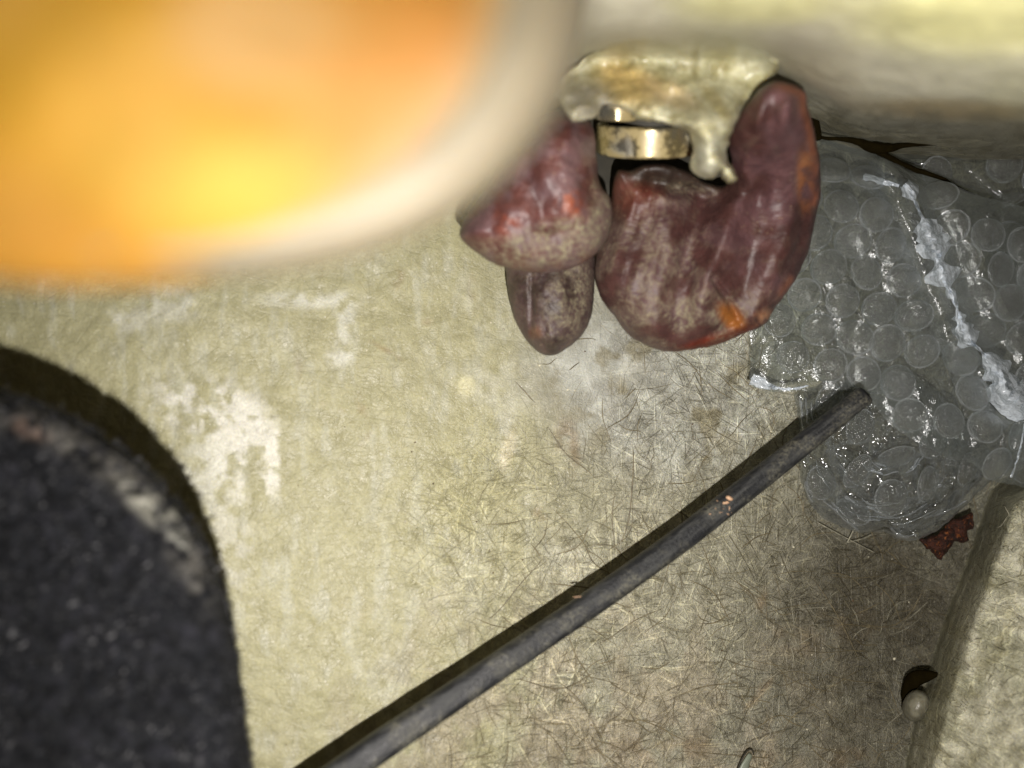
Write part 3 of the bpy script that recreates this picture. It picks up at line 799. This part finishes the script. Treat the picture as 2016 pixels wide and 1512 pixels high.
# ================================================================== bubble wrap
def film(name, tint, base=.10, edge=.75, rough=.13, veil=(.55, .58, .56), bumpd=.0006, bs=300):
    t = NT(name)
    t.n.remove(t.b)
    lw = t.node('ShaderNodeLayerWeight'); lw.inputs['Blend'].default_value = .5
    n = t.noise(bs, 4, .6); n2 = t.noise(55, 2); nf = t.noise(1400, 3, .7)
    bmp = t.bump(n, bumpd, .6, t.bump(t.ramp(t.voro(130, feature='F1'), .0, .6), bumpd*1.1, .4))
    t.l(bmp, lw.inputs['Normal'])
    tr = t.node('ShaderNodeBsdfTransparent'); tr.inputs[0].default_value = (*tint, 1)
    gl = t.node('ShaderNodeBsdfGlossy'); gl.inputs['Roughness'].default_value = rough; gl.inputs[0].default_value = (.95, .98, 1, 1); t.l(bmp, gl.inputs['Normal'])
    df = t.node('ShaderNodeBsdfDiffuse'); df.inputs[0].default_value = (*veil, 1); t.l(bmp, df.inputs['Normal'])
    tl = t.node('ShaderNodeBsdfTranslucent'); tl.inputs[0].default_value = (*veil, 1)
    ds = t.node('ShaderNodeMixShader'); ds.inputs[0].default_value = .3; t.l(df.outputs[0], ds.inputs[1]); t.l(tl.outputs[0], ds.inputs[2])
    f3 = t.math('POWER', lw.outputs['Facing'], 2.6)
    fv = t.math('ADD', t.math('MULTIPLY', f3, edge), t.math('MULTIPLY', t.ramp(t.math('ADD', t.math('MULTIPLY', n2, .6), t.math('MULTIPLY', nf, .4)), .3, .7, .55, 1.5), base))
    m1 = t.node('ShaderNodeMixShader'); t.l(t.math('MINIMUM', fv, .92), m1.inputs[0]); t.l(tr.outputs[0], m1.inputs[1]); t.l(ds.outputs[0], m1.inputs[2])
    fg = t.math('MINIMUM', t.math('ADD', t.math('MULTIPLY', f3, .6), .10), .8)
    m2 = t.node('ShaderNodeMixShader'); t.l(fg, m2.inputs[0]); t.l(m1.outputs[0], m2.inputs[1]); t.l(gl.outputs[0], m2.inputs[2])
    t.l(m2.outputs[0], t.out.inputs['Surface'])
    return t.m
M_film = film('clear_plastic_film', (.77, .80, .795), .112, .75, .2, (.50, .545, .54), bumpd=.0012, bs=420)
M_bub = film('clear_plastic_bubble', (.90, .91, .90), .0, 1.0, .13, (.8, .83, .83), bumpd=.00035)
M_ring = film('bubble_weld_ring', (.85, .87, .87), .20, .8, .2, (.8, .84, .85), bumpd=.0012, bs=600)
M_crum = film('crumpled_plastic_film', (.72, .74, .73), .07, .7, .13, (.62, .66, .68), bumpd=.0040, bs=120)
M_crease = film('whitened_plastic_crease', (.7, .72, .74), .9, .7, .14, (.85, .92, 1.0), bumpd=.003, bs=260)

M_pcrease = film('glossy_plastic_crease', (.8, .82, .82), .22, .7, .1, (.8, .85, .9), bumpd=.002, bs=260)
crease_line = smooth_line([(1738, 318), (1765, 345), (1790, 372), (1812, 420), (1838, 480), (1858, 545), (1882, 600), (1902, 660), (1945, 705), (1972, 745), (1985, 775), (2040, 810)], 6, False)
crease2 = smooth_line([(2022, 800), (2016, 850), (2004, 900), (1990, 940)], 6, False)
def sheet_base(px, py):
    d = .2035+.0045*(fbm(px*.006, py*.006, 151, 2)-.5)+.0022*(fbm(px*.018, py*.018, 153, 3)-.5)+.0006*(fbm(px*.06, py*.06, 154, 2)-.5)
    d = d+.012*(1-sm(py, 270, 420))+.008*sm(py, 850, 980)*sm(px, 1850, 2000)
    px = np.asarray(px, float); py = np.asarray(py, float)
    sh = px.shape; e = segdist(px.ravel(), py.ravel(), crease_line, False).reshape(sh)
    d = d-.0045*np.exp(-(e/16.)**2)+.0015*np.exp(-((e-38)/16.)**2)
    e = segdist(px.ravel(), py.ravel(), crease2, False).reshape(sh)
    return d-.003*np.exp(-(e/6.)**2)
main_out = smooth_line([(1560, 330), (1612, 282), (1650, 279), (1690, 287), (1740, 312), (1800, 336), (1870, 362), (1950, 392), (2060, 420), (2200, 480), (2260, 700), (2160, 950), (2040, 962),
                        (1990, 953), (1950, 944), (1915, 912), (1870, 902), (1800, 866), (1752, 834), (1722, 800), (1700, 772), (1640, 766), (1590, 770), (1530, 771), (1500, 766), (1479, 757),
                        (1477, 720), (1479, 680), (1478, 640), (1500, 520), (1540, 400)], 7, True, 2.5, 14)
def sheet(name, out, depth, mat, parent, step, thick=.00025):
    v, fs, d = fill(out, step, [4])
    dd = depth(v[:, 0], v[:, 1])
    return mesh(name, P(v[:, 0], v[:, 1], dd), fs, mat, parent)
def bubbles(parent, out, depth, pitch, ang, R, mat, seed, protos, side=-1, warp_=14, skip=.04, h=.9):
    r = np.random.default_rng(seed); x0, y0 = out.min(0)-pitch; x1, y1 = np.minimum(out.max(0), (2120, 1200))+pitch
    ca, sa = math.cos(math.radians(ang)), math.sin(math.radians(ang)); cx, cy = (x0+x1)/2, (y0+y1)/2
    cnt = 0
    for i in range(-30, 31):
        for j in range(-30, 31):
            u = (i+.5*(j % 2))*pitch; w = j*pitch*.866
            x = cx+u*ca-w*sa; y = cy+u*sa+w*ca
            x += warp_*2*(fbm(x*.006, y*.006, seed)-.5); y += warp_*2*(fbm(x*.006, y*.006, seed+7)-.5)
            if not (x0 < x < x1 and y0 < y < y1) or x > 2075: continue
            if not inside(np.array([x]), np.array([y]), out)[0] or segdist(np.array([x]), np.array([y]), out)[0] < R*.8: continue
            if r.random() < skip: continue
            ec = min(segdist(np.array([x]), np.array([y]), crease_line, False)[0], segdist(np.array([x]), np.array([y]), crease2, False)[0]+20)
            if parent.name.startswith('bubble_wrap') and ec < R*.72 and side < 0: continue
            X = np.array([x, x+8, x, ]); Y = np.array([y, y, y+8]); D = depth(X, Y)
            p = P(X, Y, D); nx = np.cross(p[1]-p[0], p[2]-p[0]); nx /= np.linalg.norm(nx)
            if nx[1] > 0: nx = -nx
            q = Vector(nx).to_track_quat('Z', 'Y')
            o = bpy.data.objects.new('bubble', protos[r.integers(len(protos))]); C.objects.link(o)
            o.parent = parent; po = np.array(parent.location)
            o.location = Vector(p[0]-po+nx*.0001); o.rotation_mode = 'QUATERNION'
            from mathutils import Quaternion
            o.rotation_quaternion = q @ Quaternion((0, 0, 1), r.uniform(0, 6.28))
            rr = R/F*D[0]; o.scale = (rr*r.uniform(.9, 1.06), rr*r.uniform(.88, 1.04), rr*r.uniform(.35, .8)*h)
            cnt += 1
    return cnt
def bubble_proto(seed, mat):
    r = np.random.default_rng(seed); n = 26; th = np.arange(n)/n*2*np.pi
    prof = [(1.09, .0), (1.05, .07), (1.0, .03), (.99, .16), (.975, .30), (.945, .44), (.88, .58), (.70, .74), (.45, .86), (.2, .92)]
    V = []; ph = r.uniform(0, 6, 4); dent = r.uniform(.02, .10)
    for k, (a, z) in enumerate(prof):
        w = 1+.025*np.sin(2*th+ph[0])+.015*np.sin(3*th+ph[1])
        zz = z*(1+dent*np.sin(2*th+ph[2])*(1-a*.5))-(.15*dent*10*(1-a)**2)*abs(math.sin(ph[3]))*.5
        V.append(np.stack([a*w*np.cos(th), a*w*np.sin(th), zz], -1))
    v = np.concatenate(V); f = []
    for i in range(len(prof)-1):
        for j in range(n): f.append([i*n+j, i*n+(j+1) % n, (i+1)*n+(j+1) % n, (i+1)*n+j])
    f.append([(len(prof)-1)*n+j for j in range(n)])
    nf_ = len(f); b0 = len(v); nt = 48; th2 = np.arange(nt)/nt*2*np.pi     # the uneven weld ring round the foot
    wv = .022+.045*sm(fbm(np.cos(th2)*1.6+seed, np.sin(th2)*1.6, seed), .35, .75)
    R2 = 1.03+.03*np.sin(2*th2+ph[0])
    RV = []
    for (q, z) in ((-1, .01), (-.4, .07), (.4, .07), (1, .01)):
        RV.append(np.stack([(R2+q*wv)*np.cos(th2), (R2+q*wv)*np.sin(th2), 0*th2+z*(1+8*wv)], -1))
    v = np.concatenate([v]+RV)
    for i in range(3):
        for j in range(nt): f.append([b0+i*nt+j, b0+i*nt+(j+1) % nt, b0+(i+1)*nt+(j+1) % nt, b0+(i+1)*nt+j])
    me = bpy.data.meshes.new('bubble'); me.from_pydata(v.tolist(), [], f); me.materials.append(mat); me.materials.append(M_ring)
    me.polygons.foreach_set('material_index', [0]*nf_+[1]*(len(f)-nf_))
    me.polygons.foreach_set('use_smooth', [True]*len(me.polygons))
    return me
protos = [bubble_proto(200+k, M_bub) for k in range(7)]

bw = thing('bubble_wrap', 'clear bubble wrap sheet with a whitened crease to the right of the large red lump', 'bubble wrap', P(1780, 620, .205))
sheet('film', main_out, sheet_base, M_film, bw, 5)
nb = bubbles(bw, main_out, sheet_base, 72, 12, 33, M_bub, 31, protos)
# crumpled crease: a faceted raised strip
def crease_strip(line, w0, seed, parent, amp=.0022):
    r = np.random.default_rng(seed); t_ = np.gradient(line, axis=0); t_ /= np.linalg.norm(t_, axis=1, keepdims=True)
    nn = np.stack([-t_[:, 1], t_[:, 0]], -1); m = 9; V = []
    for k in range(m):
        s_ = k/(m-1)*2-1
        w = w0*(.15+2.2*sm(fbm(np.arange(len(line))*.13, np.zeros(len(line)), seed), .3, .7))
        p = line+nn*(s_*w)[:, None]+r.normal(0, 1.3, line.shape)
        d = sheet_base(p[:, 0], p[:, 1])-.0008-amp*(1-s_*s_)*r.uniform(.2, 1.2, len(line))
        if k in (0, m-1): d = sheet_base(p[:, 0], p[:, 1])-.0003
        V.append(P(p[:, 0], p[:, 1], d))
    n = len(line); v = np.concatenate(V); f = []
    for k in range(m-1):
        for i in range(n-1):
            a, b, c, e = k*n+i, k*n+i+1, (k+1)*n+i+1, (k+1)*n+i
            f += [[a, b, c], [a, c, e]] if r.random() < .5 else [[a, b, e], [b, c, e]]
    return mesh('crease', v, f, M_crease, parent, smooth=False)
crease_strip(crease_line[10:], 17, 5, bw)
crease_strip(crease2, 3.5, 6, bw, .0008)
crease_strip(smooth_line([(1700, 347), (1722, 352), (1745, 360), (1770, 366)], 6, False), 3, 8, bw, .0006)
crease_strip(smooth_line([(1480, 745), (1520, 762), (1560, 766), (1590, 758)], 6, False), 5, 9, bw, .0008)

# lower pouch of crumpled wrap
pouch = smooth_line([(1585, 768), (1565, 775), (1566, 800), (1574, 850), (1572, 900), (1577, 955), (1594, 996), (1630, 1026), (1672, 1042), (1700, 1050), (1735, 1046), (1770, 1062), (1808, 1062),
                     (1852, 1040), (1888, 1008), (1916, 980), (1936, 962), (1960, 930), (1930, 860), (1800, 740), (1680, 735)], 6, True, 3, 16)
def pouch_base(px, py):
    e = segdist(np.ravel(px), np.ravel(py), pouch).reshape(np.shape(px))
    d = .2225-.010*np.sqrt(np.clip(1-(1-np.clip(e/60, 0, 1))**2, 0, 1))
    d = d+.006*(fbm(px*.014, py*.02, 161, 3)-.5)+.0050*(fbm(px*.045, py*.06, 163, 3)-.5)
    # folds curving round the bottom
    rr = np.sqrt((px-1740)**2+((py-880)*1.1)**2)
    return d+.0016*np.sin(rr/7.5+3*fbm(px*.01, py*.01, 165))*sm(rr, 60, 110)
pw = thing('bubble_wrap', 'crumpled pouch of clear bubble wrap tucked behind the upper end of the black cable', 'bubble wrap', P(1740, 900, .2225))
sheet('film', pouch, pouch_base, M_crum, pw, 5)
bubbles(pw, pouch, pouch_base, 80, 40, 34, M_bub, 33, protos, skip=.25, h=.7)
_r = np.random.default_rng(77); plines = [([(1575, 780), (1578, 820), (1582, 850)], 3), ([(1586, 782), (1588, 810), (1590, 835)], 2), ([(1598, 785), (1597, 805), (1600, 828)], 2),
    ([(1583, 950), (1592, 975), (1600, 990)], 3), ([(1620, 985), (1655, 1015), (1690, 1046)], 3), ([(1752, 1040), (1775, 1056), (1805, 1052)], 4)]
for _k in range(26):
    rad = _r.uniform(35, 150); a0 = _r.uniform(10, 150); sp = _r.uniform(12, 45); cx_, cy_ = 1750+_r.normal(0, 14), 885+_r.normal(0, 12)
    q = [(cx_+rad*math.cos(math.radians(a0+sp*u))*1.1, cy_+rad*math.sin(math.radians(a0+sp*u))*(1.05 if rad > 90 else .8)+_r.normal(0, 3)) for u in (0, .35, .7, 1)]
    qa = np.array(q)
    if inside(qa[:, 0], qa[:, 1], pouch).all() and segdist(qa[:, 0], qa[:, 1], pouch).min() > 6: plines.append((q, _r.uniform(1., 3.2)))
for k, (ln, w) in enumerate(plines):  # pale raised strips drawn in for highlight lines on the pouch
    r = np.random.default_rng(k+60); line = smooth_line(ln, 5, False)
    t_ = np.gradient(line, axis=0); t_ /= np.linalg.norm(t_, axis=1, keepdims=True); nn = np.stack([-t_[:, 1], t_[:, 0]], -1); V = []; m = 5
    for q in range(m):
        s_ = q/(m-1)*2-1; ww = w*r.uniform(.3, 1.2, len(line)); ww[0] = ww[-1] = .3
        p = line+nn*(s_*ww)[:, None]
        V.append(P(p[:, 0], p[:, 1], pouch_base(p[:, 0], p[:, 1])-.0006-.0012*(1-s_*s_)*r.uniform(.3, 1, len(line))))
    n = len(line); f = []
    for q in range(m-1):
        for i in range(n-1): f.append([q*n+i, q*n+i+1, (q+1)*n+i+1, (q+1)*n+i])
    mesh('crease', np.concatenate(V), f, M_pcrease, pw, smooth=True)

# loose film under the ledge, upper right
back_out = smooth_line([(1600, 276), (1700, 284), (1790, 300), (1900, 292), (2060, 288), (2300, 300), (2300, 640), (2060, 700), (1960, 560), (1900, 430), (1750, 330)], 8, True, 3, 18)
bf = thing('plastic_film', 'dark creased clear plastic film under the ledge at the upper right', 'plastic film', P(1900, 360, .222))
def bf_base(px, py):
    e = segdist(np.ravel(px), np.ravel(py), [(1780, 325), (1880, 318), (2100, 292)], False).reshape(np.shape(px))
    e2 = segdist(np.ravel(px), np.ravel(py), [(1900, 330), (1965, 385), (2040, 440)], False).reshape(np.shape(px))
    return .217+.003*np.exp(-(e/5.)**2)+.002*np.exp(-(e2/4.)**2)+.004*(fbm(px*.012, py*.012, 171, 3)-.5)
sheet('film', back_out, bf_base, film('smoky_plastic_film', (.62, .64, .60), .10, .5), bf, 6)
bubbles(bf, back_out, bf_base, 74, 25, 32, M_bub, 35, protos, side=1, skip=.3, h=.6)

# ================================================================== near-black tubes put in for shade between ledge and film
cr = smooth_line([(1600, 268), (1640, 273), (1680, 277), (1730, 292), (1780, 286), (1850, 282), (1930, 284), (2080, 281), (2300, 280)], 7, False, 2, 3)
wd = np.interp(cr[:, 0], [1600, 1650, 1690, 1725, 1780, 2016, 2300], [3, 4, 7, 13, 5, 3, 3])
v, f = tube(P(cr[:, 0], cr[:, 1], np.full(len(cr), .197)), wd/F*.197, 8)
mesh('crack_shade', v, f, M_hole, ledge)
cr = smooth_line([(1720, 292), (1762, 318), (1800, 334), (1850, 350), (1880, 366), (1920, 384)], 7, False, 1.5, 3)
wd = np.interp(cr[:, 0], [1720, 1790, 1920], [7, 6, 1.2])
v, f = tube(P(cr[:, 0], cr[:, 1], np.full(len(cr), .2115)), wd/F*.2115, 8)
mesh('gap_shade', v, f, M_hole, ledge)
cr = smooth_line([(1585, 180), (1598, 210), (1606, 240), (1612, 275)], 5, False)
v, f = tube(P(cr[:, 0], cr[:, 1], np.full(len(cr), .195)), 7/F*.195, 8)
mesh('gap_shade', v, f, M_hole, ledge)  # thin shadow beside the large lump, built as a dark tube

# ================================================================== rust flake, stray fibres, green chip
t = NT('rust'); g = t.noise(520, 5, .7)
cc = t.mixc(t.ramp(g, .35, .6), (.012, .004, .002), (.07, .016, .005)); cc = t.mixc(t.ramp(t.noise(900, 3), .58, .7), cc, (.30, .09, .015))
t.set(Base_Color=cc, Roughness=.6, Normal=t.bump(g, .002, .9)); M_rust = t.m
rs = smooth_line([(1812, 1066), (1836, 1052), (1862, 1034), (1890, 1014), (1914, 1008), (1918, 1024), (1904, 1048), (1900, 1070), (1880, 1068), (1866, 1082), (1858, 1100), (1840, 1096), (1826, 1080)], 4, True, 11, 5)
o = lump('rust_flake', rs, lambda x, y: .2300+0*x, .0035, 20, M_rust, None, lambda x, y, d: .005*(fbm(x*.09, y*.09, 181, 4)-.5), step=4, insets=(1.2, 3))
tag(o, 'crusty orange-red rust flake between the bubble wrap pouch and the pale flange', 'rust flake')
gc = smooth_line([(1454, 1516), (1464, 1496), (1475, 1482), (1481, 1488), (1477, 1502), (1468, 1530), (1456, 1530)], 3)
t = NT('pale_green_chip'); t.set(Base_Color=t.mixc(t.noise(300, 2), (.19, .215, .16), (.27, .30, .24)), Roughness=.4); M_chip = t.m
o = lump('paint_chip', gc, lambda x, y: wall_depth(x, y)-.0012, .0007, 6, M_chip, step=4, insets=(1.2,))
tag(o, 'small pale green chip with a dark edge at the bottom of the wall', 'paint chip')
ln = smooth_line([(1450, 1520), (1462, 1492), (1472, 1477), (1480, 1476), (1484, 1486)], 3, False)
v, f = tube(P(ln[:, 0], ln[:, 1], wall_depth(ln[:, 0], ln[:, 1])-.0026), 1.6/F*.2, 6)
mesh('dark_edge', v, f, M_dark, o)
for k, ln in enumerate(([(1612, 1030), (1660, 1056), (1722, 1088)], [(1668, 1068), (1700, 1060), (1716, 1052)], [(1668, 1068), (1676, 1052), (1682, 1040)])):
    ln = smooth_line(ln, 5, False)
    v, f = tube(P(ln[:, 0], ln[:, 1], wall_depth(ln[:, 0], ln[:, 1])-.004), 1.0/F*.22, 6)
    o = mesh('plastic_fibre', v, f, M_fl)
    tag(o, ['longest pale fibre slanting out below the bubble wrap pouch', 'short pale fibre running right from the long one under the pouch', 'shortest pale fibre pointing up to the pouch'][k], 'fibre', 'pale fibres below the pouch')
# the small tab of shadowed tape left of the wrap
print('bubbles', nb, 'tris', sum(len(o.data.polygons) for o in bpy.data.objects if o.type == 'MESH'))
